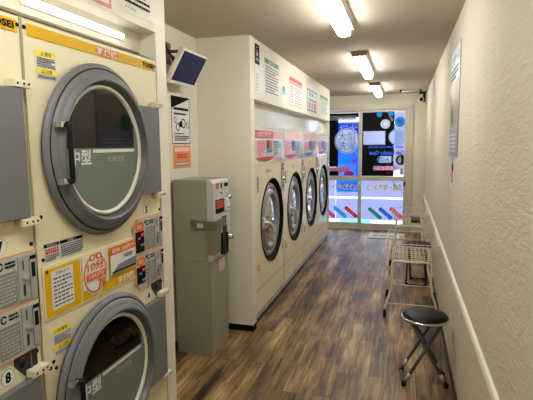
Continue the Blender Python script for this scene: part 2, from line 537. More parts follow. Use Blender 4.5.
# black film: top strip and left block
d.base(-1.52, -0.81, 2.02, 2.095, FILM, .0008)
d.build('window_film', dl, 'black film along the top edge')
d = Decal('-y', -yl); a = prect(329, 115.5, 356, 120)
d.base(-1.50, a[1], a[2], a[3], S_W); d.text('コインランドリー専用駐車場', -1.49, a[1] - .015, a[2] + .012, a[3] - .012, S_RD)
d.build('sticker_strip', dl, 'white strip with red characters')
d = Decal('-y', -yl); a = prect(329, 120.5, 336, 167); c = pt(346.5, 141)
film(d, -1.52, a[1] + .03, a[2], 2.019, [('c', c[0], c[1], .225)])
a = prect(330, 171, 338, 176); d.rect(-1.5, a[1], a[2], a[3], FILM)
d.build('window_film', dl, 'black film block at the left')
d = Decal('-y', -yl + .004); c = pt(346.5, 141); R = .225
d.b.m(S_W).lathe([(0, -.002), (R, -.002), (R, 0)], (c[0], yl - .004, c[1]), 'y', 40, False)
d.n += .003
d.ring(c[0], c[1], R - .022, R - .012, S_BL)
d.text('大型', c[0] - .15, c[0] + .15, c[1] + .005, c[1] + .165, mat('sky_blue_print', '#4d8fd6', .5))
d.text('洗濯', c[0] - .16, c[0] + .16, c[1] - .165, c[1] - .01, MATS['sky_blue_print'])
d.build('round_sticker', dl, 'round white sticker with blue characters')
d = Decal('-y', -yl); a = prect(329, 167.5, 349, 171.5)
d.base(-1.5, a[1], a[2], a[3], S_PK); d.text('いらっしゃいませ', -1.48, a[1] - .01, a[2] + .01, a[3] - .01, S_RD)
d.build('sticker_strip', dl, 'pale pink strip with red characters')
d = Decal('-y', -yl); a = prect(331, 184, 359, 190.5)
d.text('コインランドリー', a[0], a[1], a[2], a[3], mat('opaque_yellow_print', '#fff000', .5), mirror=True, bold=.05)
d.build('lettering', dl, 'yellow characters')
def pill(px, py, m, parent, yy, L=.30, W=.072):
    c = pt(px, py, yy); d = Decal('-y', -yy)
    an = -0.70; pts = []
    for k in range(24):
        t = 2 * PI * k / 24
        x = (L / 2 - W / 2) * (1 if math.cos(t) > 0 else -1) + W / 2 * math.cos(t); z = W / 2 * math.sin(t)
        pts.append((c[0] + x * math.cos(an) - z * math.sin(an), c[1] + x * math.sin(an) + z * math.cos(an)))
    d.poly(pts, m)
    d.text('布団洗い', c[0] - L * .36, c[0] + L * .36, c[1] - W * .3, c[1] + W * .3, S_W, rot=an)
    d.build('sticker', parent)
pill(340, 212, S_CY, dl, yl); pill(351, 212, S_RD, dl, yl); pill(331, 214, S_HP, dl, yl, .18)
# --- decals of the right leaf
yr = YB + .012 + .013
d = Decal('-y', -yr); a = prect(365.5, 111, 394, 176)
hs = [('c',) + pt(px, py, yr) + (r,) for px, py, r in ((379.5, 114.5, .05), (391, 113.5, .05), (385.5, 124, .085), (396.5, 137, .135))]
a2 = prect(366.5, 131, 385.5, 145); hs.append(('r', -.72, a2[1], a2[2], a2[3]))
a3 = prect(377, 156, 393, 163); hs.append(('r', a3[0] + .03, a3[1] - .03, a3[2], a3[3]))
a4 = prect(373, 166, 397, 170.5); hs.append(('r', a4[0], a4[1], a4[2], a4[3]))
film(d, -0.738, a[1], .972, 2.098, hs)
d.rect(-.72, a2[1], a2[2], a2[3], S_FR)
c = pt(389.5, 116, yr); d.poly([pt(386, 110, yr), pt(389, 110, yr), pt(394, 120, yr), pt(391.5, 121.5, yr)], S_W)
for px, py, r, m in ((379.5, 114.5, .05, S_CY), (391, 113.5, .05, S_CY), (385.5, 124, .085, S_W), ):
    c = pt(px, py, yr); d.disc(c[0], c[1], r, r, m)
c = pt(385.5, 124, yr); d.ring(c[0], c[1], .045, .055, PGREY)
d.build('window_film', dr, 'black film panel with round prints')
d = Decal('-y', -yr)
a = prect(394.3, 110, 406.5, 176); d.base(a[0], -.02, 1.09, 2.09, S_FR, .0006)
for px, py, r, m in ((400, 122, .085, S_CY), (396.5, 137, .135, S_LB)):
    c = pt(px, py, yr); d.disc(c[0], c[1], r, r, m); d.ring(c[0], c[1], r * .62, r * .7, S_W)
c = pt(401, 160, yr); d.disc(c[0], c[1], .09, .09, INK); d.poly([(c[0] - .012, c[1] + .07), (c[0] - .05, c[1] + .03), (c[0] - .06, c[1] - .03), (c[0] - .01, c[1] - .07), (c[0] + .01, c[1])], PGREY)
d.build('window_film', dr, 'frosted white film with round prints')
d = Decal('-y', -yr + .003)
a = prect(368, 146, 405, 149); d.text('Laundry Room Coin Laundry', a[0], a[1], a[2], a[3] + .015, mat('vivid_blue_print', '#2f6dff', .4), mirror=True, bold=.03)
a = prect(369, 151, 404.5, 155.5); d.text('Coin Laundry Open', a[0], a[1], a[2] - .01, a[3] + .01, MATS['vivid_blue_print'], mirror=True, bold=.05)
d.build('lettering', dr, 'blue lettering')
d = Decal('-y', -yr + .003); a = prect(377, 156, 393, 163)
h_ = (a[3] - a[2]) / 2; cz = (a[2] + a[3]) / 2
pts = [(a[1] - h_ + h_ * math.cos(t), cz + h_ * math.sin(t)) for t in [(-PI / 2 + PI * k / 10) for k in range(11)]] + [(a[0] + h_ + h_ * math.cos(t), cz + h_ * math.sin(t)) for t in [(PI / 2 + PI * k / 10) for k in range(11)]]
d.poly(pts, S_LB); d.text('入口', a[0] + .06, a[1] - .06, a[2] + .02, a[3] - .02, S_BL, mirror=True, bold=.03)
d.build('sticker', dr, 'pale blue rounded entrance sticker')
d = Decal('-y', -yr + .003); a = prect(373, 166, 397, 170.5)
d.rect(*a, S_PK); d.text('営業中です', a[0] + .02, a[1] - .02, a[2] + .01, a[3] - .01, S_RD)
c = pt(388, 164, yr); d.poly([(c[0] - .03, c[1] - .03), (c[0] + .03, c[1] - .03), (c[0], c[1] + .04)], S_RD)
a = prect(386, 171.5, 391, 174.5); d.rect(*a, S_RD)
a = prect(400, 168.5, 407, 175); d.rect(a[0], -.02, a[2], a[3], PGREY)
d.build('sticker_strip', dr, 'pale pink strip with red characters')
d = Decal('-y', -yr); a = prect(365.5, 184, 402, 191)
d.text('洗濯・乾燥コイン', a[0], a[1], a[2], a[3], mat('opaque_yellow_print', '#fff000', .5), mirror=True, bold=.05)
d.build('lettering', dr, 'yellow characters')
pill(375, 213.5, S_GR, dr, yr); pill(385.5, 213.5, S_BL, dr, yr); pill(396.5, 213.5, S_RD, dr, yr)
d = Decal('-y', -yr); c = pt(407, 181, yr)
d.ring(-.018, c[1], .155, .165, INK, 20, PI, PI * 1.5); d.build('door_swing_mark', dr, 'thin black quarter circle')
one('door_lock', BLACK, lambda q: q.box(-.012, .02, YB - .012, YB + .014, .80, .88, bev=.004), dr, 'black lock block')

# outside
b = MB().m(mat('pavement', '#e9e9ec', 0.8, bump=.3)).box(-14, 14, YB + .12, 10.15, -.14, -.05); struct('floor_pavement', b)
b = MB().m(mat('asphalt', '#5d6088', 0.85, bump=.4, var=.04)).box(-14, 14, 10.15, 24, -.2, -.08); struct('floor_road', b)
b = MB().m(PAPER).box(-14, 14, 14.3, 14.75, -.08, -.074); struct('trim_3', b)
bld = thing('building', 'pale building across the street seen through the entrance glass', 'building', (-1, 26, -.1))
one('facade', mat('pale_facade', '#d9dcea', 0.8), lambda q: q.box(-13, 13, 0, 4, 0, 7.5), bld)
one('plinth', mat('plinth_grey', '#a9abb8', 0.8), lambda q: q.box(-13, 13, -.08, -.002, 0, .7), bld)
for i in range(5):
    one('window', mat('far_window', '#8d9cb8', 0.2), lambda q: q.box(-10 + i * 4.6, -7.8 + i * 4.6, -.06, -.002, 1.6, 3.1), bld)

# advertising banner just outside the left leaf
ban = thing('banner_flag', 'blue vertical banner with white and pink characters on a pole outside the glass', 'banner', (-1.06, 9.35, -.05))
fl = Decal('-y', 0)
YFg = 9.35
def fp(px, py):
    a = pt(px, py, YFg); return a[0] + 1.06, a[1] + .05
(u0, v1), (u1, v0) = fp(337, 122.5), fp(358.5, 192)
fl.base(u0, u1, v0, v1, sheer('banner_cloth_blue', '#2f9fe6'), .004)
fl.rect(u0 + .01, u1 - .01, v1 - .30, v1 - .02, sheer('banner_deep_blue', '#1768c8'))
fl.text('増', u0 + .05, u0 + .21, v1 - .20, v1 - .05, S_W, bold=.02)
fl.text('大', u1 - .21, u1 - .04, v1 - .20, v1 - .05, S_W, bold=.03)
for k, ch in enumerate('ふとんが'):
    fl.text(ch, u1 - .14, u1 - .03, v1 - .36 - k * .15, v1 - .25 - k * .15, S_HP, bold=.03)
fl.rect(u0 + .02, u1 - .06, v0 + .22, v0 + .55, sheer('banner_pale', '#c3d4f0'))
fl.disc(u1 - .19, v0 + .34, .10, .07, S_HP); fl.disc(u0 + .07, v0 + .42, .05, .06, S_YE)
fl.text('洗える', u0 + .05, u1 - .05, v0 + .06, v0 + .18, S_HP, bold=.03)
fl.build('cloth', ban)
one('pole', WHITE, lambda q: q.tube([(u0 - .012, 0.0, .1), (u0 - .012, 0, v1 + .04)], .010).tube([(u0 - .012, 0, v1 + .02), (u1, 0, v1 + .02)], .007), ban)
one('base', TEAL, lambda q: q.box(-.16, .42, -.18, .28, 0, .095, bev=.03), ban)

# ================================================================ CEILING LAMPS
def ceiling_lamp(y0, label):
    t = thing('ceiling_lamp', label, 'ceiling lamp', (-.43, y0, ZC), 0, 'fluorescent lamps on the ceiling')
    b = MB().m(mat('lamp_housing', '#cfc4b1', .45))
    b.prism([(-.075, 0), (.075, 0), (.060, -.042), (-.060, -.042)], 'y', 0, 1.30)
    b.build('housing', None, t)
    # rounded luminous cover
    w = .043; pts = []
    for k in range(13):
        a = PI * k / 12; pts.append((w * math.cos(a), 1.26 - w + .02 + w * math.sin(a)))
    for k in range(13):
        a = PI + PI * k / 12; pts.append((w * math.cos(a), .02 + w + w * math.sin(a)))
    c = MB().m(LAMPM).prism(pts, 'z', -.092, -.0425, bev=.012)
    c.build('cover', None, t)
    one('end_cap', mat('lamp_end_cap', '#8d7a60', .5), lambda q: q.prism([(-.077, 0), (.077, 0), (.062, -.044), (-.062, -.044)], 'y', -.006, -.0005), t)
    one('pull_clip', CHROME, lambda q: q.box(.05, .056, 1.20, 1.24, -.052, -.0435), t)
    return t
ceiling_lamp(-2.45, 'unseen ceiling lamp added to light the room, farthest from the entrance')  # out of view behind the camera, added only to light the room
ceiling_lamp(-.10, 'unseen ceiling lamp added to light the room, second farthest from the entrance')  # also added out of view, only for the room's brightness
ceiling_lamp(2.25, 'nearest visible ceiling lamp, cut by the top edge of the photo')
ceiling_lamp(4.60, 'middle one of the three visible ceiling lamps, seen whole')
ceiling_lamp(6.95, 'smallest and farthest ceiling lamp, nearest the entrance glass')

t = thing('niche_lamp', 'slim bright tube lamp in the niche above the stacked dryers', 'lamp', (-1.137, 1.26, 2.0))
one('tube', TUBEL, lambda q: q.box(.004, .018, 0, .52, -.0085, .0085, bev=.003), t)
one('mounting_strip', WHITE, lambda q: q.box(0, .0035, -.02, .54, -.016, .016), t)

t = thing('ceiling_rod', 'thin horizontal rod with dark end sockets under the ceiling near the entrance', 'rod', (.065, 8.03, ZC))
one('bar', WHITE, lambda q: q.tube([(-.147, 0, -.03), (.147, 0, -.03)], .005), t)
for s in (-1, 1):
    one('end_socket', BLACK, lambda q: q.tube([(s * .150, 0, -.0005), (s * .150, 0, -.042)], .012), t)

t = thing('security_camera', 'small white and black security camera in the corner above the door', 'camera', (.262, 8.49, ZC))
one('bracket', BLACK, lambda q: q.box(-.055, .06, -.03, .04, -.03, -.0005, bev=.004).box(.01, .05, -.01, .03, -.17, -.03, bev=.004), t)
one('body', WHITE, lambda q: q.lathe([(0, .05), (.042, .048), (.046, .02), (.044, -.03), (.032, -.045)], (-.02, 0, -.128), 'y', 24), t)
one('lens', BLACK, lambda q: q.lathe([(0, -.052), (.022, -.05), (.031, -.044), (.0315, -.038)], (-.02, 0, -.128), 'y', 24), t)

# ================================================================ STACKED DRYERS
def dryer_door(root, cz, cy, flip):
    md = .045 if flip else .009
    """round grey door with window; local x out of the machine"""
    oc = (0, cy + .007, cz)
    b = MB().m(BLACK).lathe([(.290, 0.001), (.290, .010)], oc, 'x', 72)
    b.m(DGREY).lathe([(.290, .010), (.299, .011), (.303, .016), (.302, .022), (.297, .028), (.288, .031)], oc, 'x', 72)
    b.m(BLACK).lathe([(.288, .031), (.2855, .024), (.283, .032)], oc, 'x', 72)
    b.m(DGREY).lathe([(.283, .032), (.279, .038), (.262, .046)], oc, 'x', 72)
    b.lathe([(.2625, .046), (.250, .058), (.245, .059), (.241, .055)], (0, cy + .003, cz), 'x', 72)
    b.m(DGREY2).lathe([(.242, .055), (.237, .040), (.230, .028)], (0, cy, cz), 'x', 72)
    b.m(DGREY)
    b.prism([(cy + .19, cz - .186), (.733, cz - .186), (.733, cz + .178), (cy + .19, cz + .178)], 'x', .006, .030, bev=.003)
    door = b.build('door', None, root)
    b = MB().m(RINGC).lathe([(.230, .028), (.229, .036), (.223, .040), (.216, .036), (.214, .022)], (0, cy, cz), 'x', 72)
    b.build('window_ring', None, door, 'cream window ring')
    # upper see-through part and lower printed half
    def seg(q, up):
        th = math.asin(md / .212); a0, a1 = (th, PI - th) if up else (PI - th, 2 * PI + th)
        pts = [(cy + .213 * math.cos(a0 + (a1 - a0) * k / 40), cz + .213 * math.sin(a0 + (a1 - a0) * k / 40) + (.0005 if up else -.0005)) for k in range(41)]
        q.prism(pts, 'x', .024, .028)
    one('window_glass', DGLASS, lambda q: seg(q, True), door, 'dark window glass')
    one('window_panel', PANELG, lambda q: seg(q, False), door, 'grey-green printed lower half')
    cz0 = cz; cz = cz + md - .008
    d = Decal('x', .0292)
    d.text('中型', cy - .190, cy - .082, cz - .048, cz + .004, PAPER, bold=.02)
    d.rect(cy - .072, cy + .188, cz - .008, cz + .003, PAPER)
    d.text('乾燥容量' if flip else '乾燥目安', cy + .01, cy + .115, cz - .042, cz - .020, PGREY)
    d.build('lettering', door); cz = cz0
    hz = cz - .005 if not flip else cz + .012
    b = MB().m(BLACK).tube([(.056, cy - .250, hz + .090), (.076, cy - .242, hz + .090), (.076, cy - .240, hz - .088), (.056, cy - .250, hz - .088)], .0085, 10, fillet=.008)
    b.m(CHROME).box(.044, .070, cy - .274, cy - .248, hz + .078, hz + .098, bev=.003).box(.044, .070, cy - .274, cy - .248, hz - .096, hz - .076, bev=.003)
    b.build('handle', None, door, 'black bar handle')
    # cream hinge lugs
    for k, zz in enumerate((cz + .191, cz - .199)):
        b = MB().m(CREAM2).box(.002, .034, .700, .765, zz - .011, zz + .011, bev=.003)
        b.m(BLACK)
        for yy in (.712, .735, .753):
            b.lathe([(0, .0352), (.0035, .0352), (.0035, .034)], (0, yy, zz), 'x', 10)
        b.build('hinge', None, root, 'cream hinge lug')

def dryer(name_loc, label, top, bottom):
    r = thing('stacked_dryer', label, 'tumble dryer', name_loc, 0, 'stacked coin dryers in the left wall')
    Wd = .768; UZ, LZ, CY = 1.535, .695, .332
    b = MB().m(CREAM)
    b.hole_plate(0, .04, .004, Wd, 1.175, 1.922, CY, UZ, .25)
    b.hole_plate(0, .04, .004, Wd, .28, 1.01, CY, LZ, .25)
    b.box(-.52, 0, .004, Wd, 1.01, 1.175)
    b.box(-.52, 0, .004, Wd, .05, .28)
    b.m(DARK).box(-.52, -.03, .02, Wd - .02, 0, .05)
    b.m(CREAM).box(-.52, 0, .004, .006, .28, 1.922).box(-.52, 0, Wd - .002, Wd, .28, 1.922).box(-.52, 0, .006, Wd - .002, 1.918, 1.922)
    b.box(-.53, -.52, .004, Wd, .05, 1.922)
    b.build('body', None, r)
    for z in (UZ, LZ):
        one('drum', STEEL, lambda q: q.lathe([(.25, 0), (.24, -.06), (.235, -.42), (.06, -.45), (0, -.45)], (-.02, CY, z), 'x', 48), r)
    dryer_door(r, UZ, CY, False); dryer_door(r, LZ, CY - .008, True)
    # yellow name strip
    d = Decal('x', .0005); d.base(.022, .757, 1.871, 1.906, YEL, .002)
    d.poly([(.335, 1.889), (.36, 1.902), (.46, 1.902), (.485, 1.889), (.46, 1.875), (.36, 1.875)], ORG)
    d.text('乾燥機', .350, .470, 1.875, 1.902, PAPER, bold=.02)
    d.text('TOSEI', .650, .744, 1.879, 1.899, INK, bold=.04)
    d.build('name_strip', r, 'yellow strip with white characters')
    # warning stickers
    for y0, y1, z0, z1 in ((.048, .136, 1.753, 1.838), (.048, .134, .884, .972)):
        d = Decal('x', .0005); d.base(y0, y1, z0, z1, PAPER, .0006)
        h = z1 - z0
        d.rect(y0, y1, z1 - h * .19, z1, YEL2); d.rect(y0, y1, z0 + h * .20, z0 + h * .38, YEL2)
        d.text('△ 警告', y0 + .022, y1 - .02, z1 - h * .17, z1 - h * .03, INK); d.text('△ 注意', y0 + .022, y1 - .02, z0 + h * .22, z0 + h * .36, INK)
        d.lines(y0 + .005, y1 - .005, z0 + h * .42, z1 - h * .22, 5, GINK); d.lines(y0 + .005, y1 - .005, z0 + .003, z0 + h * .17, 2, GINK)
        d.build('warning_sticker', r)
    d = Decal('x', .0005); d.base(.033, .218, 1.192, 1.250, PAPER, .0006)
    d.rect(.033, .101, 1.239, 1.250, INK, False).rect(.104, .218, 1.239, 1.250, INK)
    d.text('使用禁止', .045, .09, 1.241, 1.248, PAPER); d.text('お願い', .14, .18, 1.241, 1.248, PAPER)
    d.lines(.037, .099, 1.218, 1.237, 2, RED, .7); d.lines(.037, .099, 1.196, 1.216, 3, GINK); d.lines(.106, .215, 1.196, 1.237, 6, GINK)
    d.build('notice_sticker', r)
    # price board
    b = MB().m(CREAM).box(.0005, .005, .018, .528, 1.010, 1.182, bev=.0015); pb = b.build('price_board', None, r)
    d = Decal('x', .0055); d.base(.024, .190, 1.018, 1.172, YEL, .001)
    d.rect(.050, .152, 1.036, 1.162, PAPER); d.text('乾燥機の使い方', .072, .132, 1.147, 1.157, INK)
    d.lines(.058, .146, 1.042, 1.142, 8, INK, .32, .3)
    for yy in (.033,): d.disc(yy, 1.165, .005, .005, INK)
    d.build('instruction_sheet', pb)
    d = Decal('x', .0055); d.base(.197, .526, 1.018, 1.172, YEL, .001)
    d.rect(.200, .350, 1.052, 1.172, PAPER); 
    d.disc(.27, 1.095, .068, .070, PAPER); d.ring(.27, 1.100, .060, .066, ORG, 36, sy=1.06)
    d.disc(.253, 1.160, .017, .012, ORG); d.disc(.290, 1.160, .017, .012, ORG); d.disc(.253, 1.160, .008, .006, PAPER); d.disc(.290, 1.160, .008, .006, PAPER)
    d.text('10分', .222, .320, 1.112, 1.147, ORG, bold=.03); d.rect(.215, .325, 1.082, 1.106, ORG)
    d.text('100円', .23, .31, 1.086, 1.102, PAPER); d.disc(.258, 1.060, .034, .020, PAPER); d.text('79', .272, .322, 1.040, 1.076, ORG, bold=.04)
    d.rect(.354, .526, 1.068, 1.172, PAPER); d.rect(.354, .526, 1.142, 1.172, ORG)
    d.text('料金 100円で', .366, .516, 1.147, 1.167, PAPER, bold=.02); d.text('10分', .44, .505, 1.116, 1.136, INK, bold=.02)
    d.poly([(.354, 1.068), (.526, 1.068), (.526, 1.108), (.400, 1.100)], PGREY2); d.lines(.36, .52, 1.070, 1.082, 1, INK, .5, 0)
    d.text('乾燥機', .395, .500, 1.024, 1.052, PAPER, bold=.02)
    d.build('price_sheet', pb)
    # coin panels
    for k, (z0, z1) in enumerate(((1.100, 1.249), (.951, 1.100))):
        b = MB().m(ORG if False else mat('orange_edge', '#d39a6c', .4))
        pts = [(.527, z0 + (0.03 if k else 0)), (.527 + (.03 if k else 0), z0), (.764, z0), (.764, z1), (.527 + (0 if k else .035), z1), (.527, z1 - (0 if k else .035))]
        pts = [p for i, p in enumerate(pts) if i == 0 or (abs(p[0] - pts[i - 1][0]) + abs(p[1] - pts[i - 1][1])) > 1e-4]
        b.prism(pts, 'x', .0005, .008)
        cp = b.build('coin_panel', None, r)
        d = Decal('x', .0085)
        ins = .004
        d.poly([(.531, z0 + ins + (.028 if k else 0)), (.531 + (.028 if k else 0), z0 + ins), (.760, z0 + ins), (.760, z1 - ins), (.531 + (0 if k else .032), z1 - ins), (.531, z1 - ins - (0 if k else .032))], mat('panel_silver', '#bdbcb8', .35))
        d.disc(.572, z1 - .032, .034, .020, ORG); d.text('乾燥', .553, .590, z1 - .042, z1 - .024, PAPER)
        d.text('℃', .606, .640, z1 - .036, z1 - .012, INK, bold=.04); d.lines(.646, .682, z1 - .034, z1 - .014, 2, INK, .6, .1)
        d.rect(.610, .684, z0 + .012, z1 - .045, PGREY2); d.lines(.614, .680, z0 + .016, z1 - .050, 8, PGREY)
        d.build('faceplate', cp)
        d = Decal('x', .010); d.base(.536, .600, z0 + (.026 if k else .010), z1 - .052, INK, .002)
        d.text('88', .575, .598, z1 - .075, z1 - .060, LED); d.text('10', .552, .568, z1 - .085, z1 - .075, PAPER); d.text('000', .57, .60, z0 + .034, z0 + .044, PAPER)
        d.build('display', cp, 'black display')
        b = MB().m(SILVER).box(.010, .013, .690, .728, z0 + .010, z1 - .010, bev=.001).box(.010, .0135, .733, .757, z0 + .010, z1 - .022)
        b.m(DARK).box(.013, .0138, .706, .710, z1 - .05, z1 - .022).box(.013, .0138, .704, .712, z0 + .022, z0 + .055)
        b.m(CHROME).box(.013, .023, .700, .722, z0 + .066, z0 + .078, bev=.003)
        b.m(INK).box(.0136, .0144, .733, .757, z1 - .026, z1 - .014).box(.0136, .0144, .738, .752, z0 + .07, z1 - .035)
        b.build('coin_slot', None, cp, 'silver coin slot')
    # coin return recess
    b = MB().m(DARK).prism([(.662, .9505), (.748, .9505), (.748, .878), (.718, .860), (.662, .925)], 'x', .0006, .004)
    b.m(BLACK).lathe([(.018, 0.004), (.016, .010), (0, .010)], (0, .695, .926), 'x', 16)
    b.m(GINK).box(.0045, .008, .716, .722, .872, .942)
    b.build('coin_return', None, r, 'black coin return recess')
    for txt, z in ((top, 1.278), (bottom, .912)):
        yy = .644
        if txt in ('8', '6'): yy, z = .638, .905
        d = Decal('x', .0005); d.disc(yy, z, .024, .024, INK); d.disc(yy, z, .0228, .0228, WHITE); d.text(txt, yy - .010, yy + .010, z - .016, z + .016, INK, bold=.05)
        d.build('number_badge', r)
    for yy, zz in ((.012, 1.893), (.757, 1.893), (.030, 1.338), (.028, 1.205), (.756, 1.265), (.03, .855), (.045, .87), (.75, .935), (.055, .845)):
        one('screw', RUBBER, lambda q: q.lathe([(.006, 0.0002), (.006, .003), (0, .004)], (0, yy, zz), 'x', 12), r)
    return r
dryer((-1.06, 1.152, 0), 'stacked pair of cream dryers numbered 5 and 6, seen nearly whole', '5', '6')
dryer((-1.06, 0.380, 0), 'stacked pair of cream dryers numbered 7 and 8, cut by the left edge', '7', '8')

# ================================================================ WASHERS
def washer(i, label):
    Y0 = 3.74 + .985 * i
    r = thing('washer_dryer', label, 'washing machine', (-1.19, Y0, 0), 0, 'row of front-loading coin washers')
    Wd = .981; CY, CZ = .555, .845
    b = MB().m(CREAM)
    b.hole_plate(0, .05, .004, Wd, .094, 1.384, CY, CZ, .384)
    b.box(-.43, 0, .004, Wd, 1.384, 1.712)
    b.m(mat('seam_shadow_gap', '#8d8570', .6)).box(.0003, .0012, .006, Wd - .002, .298, .303).m(CREAM)
    b.box(-.43, 0, .004, .006, .094, 1.384).box(-.43, 0, Wd - .002, Wd, .094, 1.384).box(-.43, 0, .006, Wd - .002, .094, .10)
    b.build('body', None, r)
    one('kick_plate', KICK, lambda q: q.box(-.42, -.010, .004, Wd, 0, .0935), r)
    one('base_trim', STRIPM, lambda q: q.box(-.42, .010, .004, Wd, .070, .090, bev=.003), r)
    b = MB().m(RUBBER).lathe([(.395, 0.0), (.395, .006), (.388, .009), (.383, .004), (.372, -.022), (.350, -.048)], (0, CY, CZ), 'x', 64)
    b.build('gasket', None, r, 'black rubber ring')
    b = MB().m(mat('washer_door_grey', '#8f9295', .3, metal=.3)).lathe([(.351, -.046), (.348, -.030), (.338, -.020), (.314, -.014), (.300, -.018), (.295, -.030), (.288, -.020), (.268, -.006), (.250, -.004), (.240, -.012), (.232, -.024), (.226, -.04)], (0, CY, CZ), 'x', 64)
    door = b.build('door', None, r, 'silver ring door')
    one('window_glass', WGLASS, lambda q: q.lathe([(0, -.006), (.08, -.010), (.16, -.020), (.228, -.034)], (0, CY, CZ), 'x', 48), door)
    one('drum', STEEL, lambda q: q.lathe([(.339, -.056), (.30, -.064), (.29, -.36), (.07, -.39), (0, -.39)], (0, CY, CZ), 'x', 48), r)
    b = MB().m(mat('pale_handle', '#d6d7d8', .25, metal=.2)).tube([(.000, CY - .31, CZ + .02), (.030, CY - .28, CZ + .015), (.036, CY - .20, CZ - .01), (.036, CY - .13, CZ - .06), (.032, CY - .09, CZ - .14), (.018, CY - .085, CZ - .19)], .017, 10, fillet=.05)
    b.box(-.020, .012, CY - .335, CY - .27, CZ - .035, CZ + .065, bev=.008)
    b.build('handle', None, door, 'chrome lever handle')
    # control panel
    d = Decal('x', .0005); d.base(.006, Wd - .003, 1.386, 1.704, GLOSSW, .004)
    main = PINK if i in (0, 1) else PINK
    d.rect(.012, Wd * .60, 1.605, 1.672, PINKL if i else PINK, False); d.rect(Wd * .60, Wd - .01, 1.605, 1.672, PINKL if i != 0 else PINKL)
    d.text('大型洗濯乾燥機' if i % 2 == 0 else '洗濯・乾燥', .06, Wd * .52, 1.618, 1.66, PAPER, bold=.02)
    d.rect(.07, .33, 1.448, 1.588, PINKL); d.lines(.08, .32, 1.455, 1.582, 8, PINK, .5)
    d.rect(.36, .44, 1.515, 1.590, DBLUE); d.rect(.455, .53, 1.515, 1.590, ORG if i == 0 else BLUE); d.rect(.36, .53, 1.478, 1.508, BLUE)
    d.lines(.58, .74, 1.45, 1.59, 9, GINK if i == 0 else DBLUE, .45); d.rect(.76, .88, 1.52, 1.59, LBLUE); d.text('料金表', .77, .87, 1.535, 1.575, DBLUE)
    for k in range(4): d.rect(.17 + k * .085, .225 + k * .085, 1.448, 1.478, PAPER, False)
    d.n += .0005
    pts = [(.03 + .55 * k / 12, 1.432 - .022 * math.sin(PI * k / 12)) for k in range(13)] + [(.58 - .55 * k / 12, 1.432 - .004 * math.sin(PI * k / 12)) for k in range(13)]
    pts = [(.02, 1.442)] + [(.02 + .58 * k / 12, 1.436 - .034 * math.sin(PI * k / 12)) for k in range(1, 12)] + [(.60, 1.442)] 
    d.poly(pts, RED if i == 0 else HOT if i % 2 else BLUE)
    d.text('お洗濯', .62, .92, 1.40, 1.435, PINK if i % 2 == 0 else DBLUE)
    d.build('control_panel', r, 'glossy white panel with pink band')
    # small labels
    d = Decal('x', .0005); d.base(.055, .135, 1.14, 1.285, CREAM, .0004); d.lines(.06, .13, 1.145, 1.28, 10, INK, .5, .15); d.build('label_column', r)
    d = Decal('x', .0005); d.base(.33, .50, 1.29, 1.34, CREAM, .0004); d.text('1' if i == 0 else str(i + 1), .36, .39, 1.295, 1.33, BLUE); d.lines(.40, .50, 1.295, 1.33, 2, PINK); d.build('label', r)
    d = Decal('x', .0005); d.base(.05, .135, .43, .545, YEL2, .0006); d.rect(.05, .135, .46, .52, PAPER); d.lines(.055, .13, .462, .518, 4, GINK); d.build('warning_sticker', r)
    d = Decal('x', .0005); d.base(.90, .955, .455, .60, PAPER, .0004); d.lines(.905, .95, .46, .595, 6, INK); d.build('label', r)
    # coin unit
    b = MB().m(SILVER).box(.0005, .014, .885, .970, 1.085, 1.375, bev=.004)
    b.m(INK).box(.0145, .0155, .893, .935, 1.30, 1.36).box(.0145, .0155, .90, .93, 1.12, 1.17)
    b.m(LED).box(.0158, .0162, .90, .93, 1.32, 1.34)
    b.m(DARK).box(.0145, .0155, .945, .951, 1.22, 1.27)
    b.m(CHROME).lathe([(.018, .014), (.016, .022), (0, .024)], (0, .935, 1.205), 'x', 16)
    b.build('coin_unit', None, r, 'slim silver coin unit')
    return r
washer(0, 'nearest cream front-loading washer, beside the grey dispenser corner')
washer(1, 'second cream front-loading washer from the camera')
washer(2, 'third cream front-loading washer from the camera')
washer(3, 'farthest cream front-loading washer, beside the entrance glass')

# ---- sheets on the casing above the washers (X = -1.178)
def sheet(name, label, y0, y1, z0, z1, f, cat='notice', x=-1.178, group=None):
    d = Decal('x', 0.0006); d.base(0, y1 - y0, 0, z1 - z0, PAPER, .001); f(d, y1 - y0, z1 - z0)
    o = d.build(name); o.location = (x, y0, z0); return props(o, label, cat, group)
def f1(d, w, h):
    d.rect(0, w, h * .60, h, INK)
    for k, ch in enumerate('ご案内'): d.text(ch, w * .25, w * .75, h * (.87 - .11 * k), h * (.96 - .11 * k), PAPER)
    d.lines(w * .2, w * .8, h * .05, h * .42, 6, PGREY)
sheet('notice_sheet', 'narrow notice with black upper half, first at the near corner of the washer casing', 3.745, 3.875, 1.965, 2.362, f1)
def f2(d, w, h):
    d.rect(w * .02, w * .98, h * .86, h * .99, GREEN); d.text('洗濯のご注意', w * .3, w * .7, h * .88, h * .97, PAPER); d.lines(w * .08, w * .92, h * .08, h * .82, 10, GINK, .4)
sheet('notice_sheet', 'large white notice with a green title band above the nearest washer', 4.01, 4.51, 1.975, 2.30, f2)
d = Decal('x', .0006)
d.b.m(PAPER).lathe([(0, .0012), (.095, .0012), (.095, 0)], (0.0006, 0, 0), 'x', 32, False, sy=.95); d.n = .0025
d.poly([(.088 * math.cos(t), .083 * math.sin(t)) for t in [PI * k / 14 for k in range(15)]], CYAN); d.disc(0, .055, .03, .03, DBLUE)
o = d.build('oval_sticker'); o.location = (-1.178, 4.70, 2.045); props(o, 'small oval blue and white sticker between the green and the red notice', 'sticker')
def f3(d, w, h):
    d.rect(0, w, h * .86, h, RED); d.rect(0, w, h * .77, h * .82, RED); d.frame(0, w, 0, h, .008, PINK)
    d.lines(w * .08, w * .30, h * .08, h * .72, 7, PINK); d.lines(w * .38, w * .92, h * .08, h * .72, 7, RED, .4)
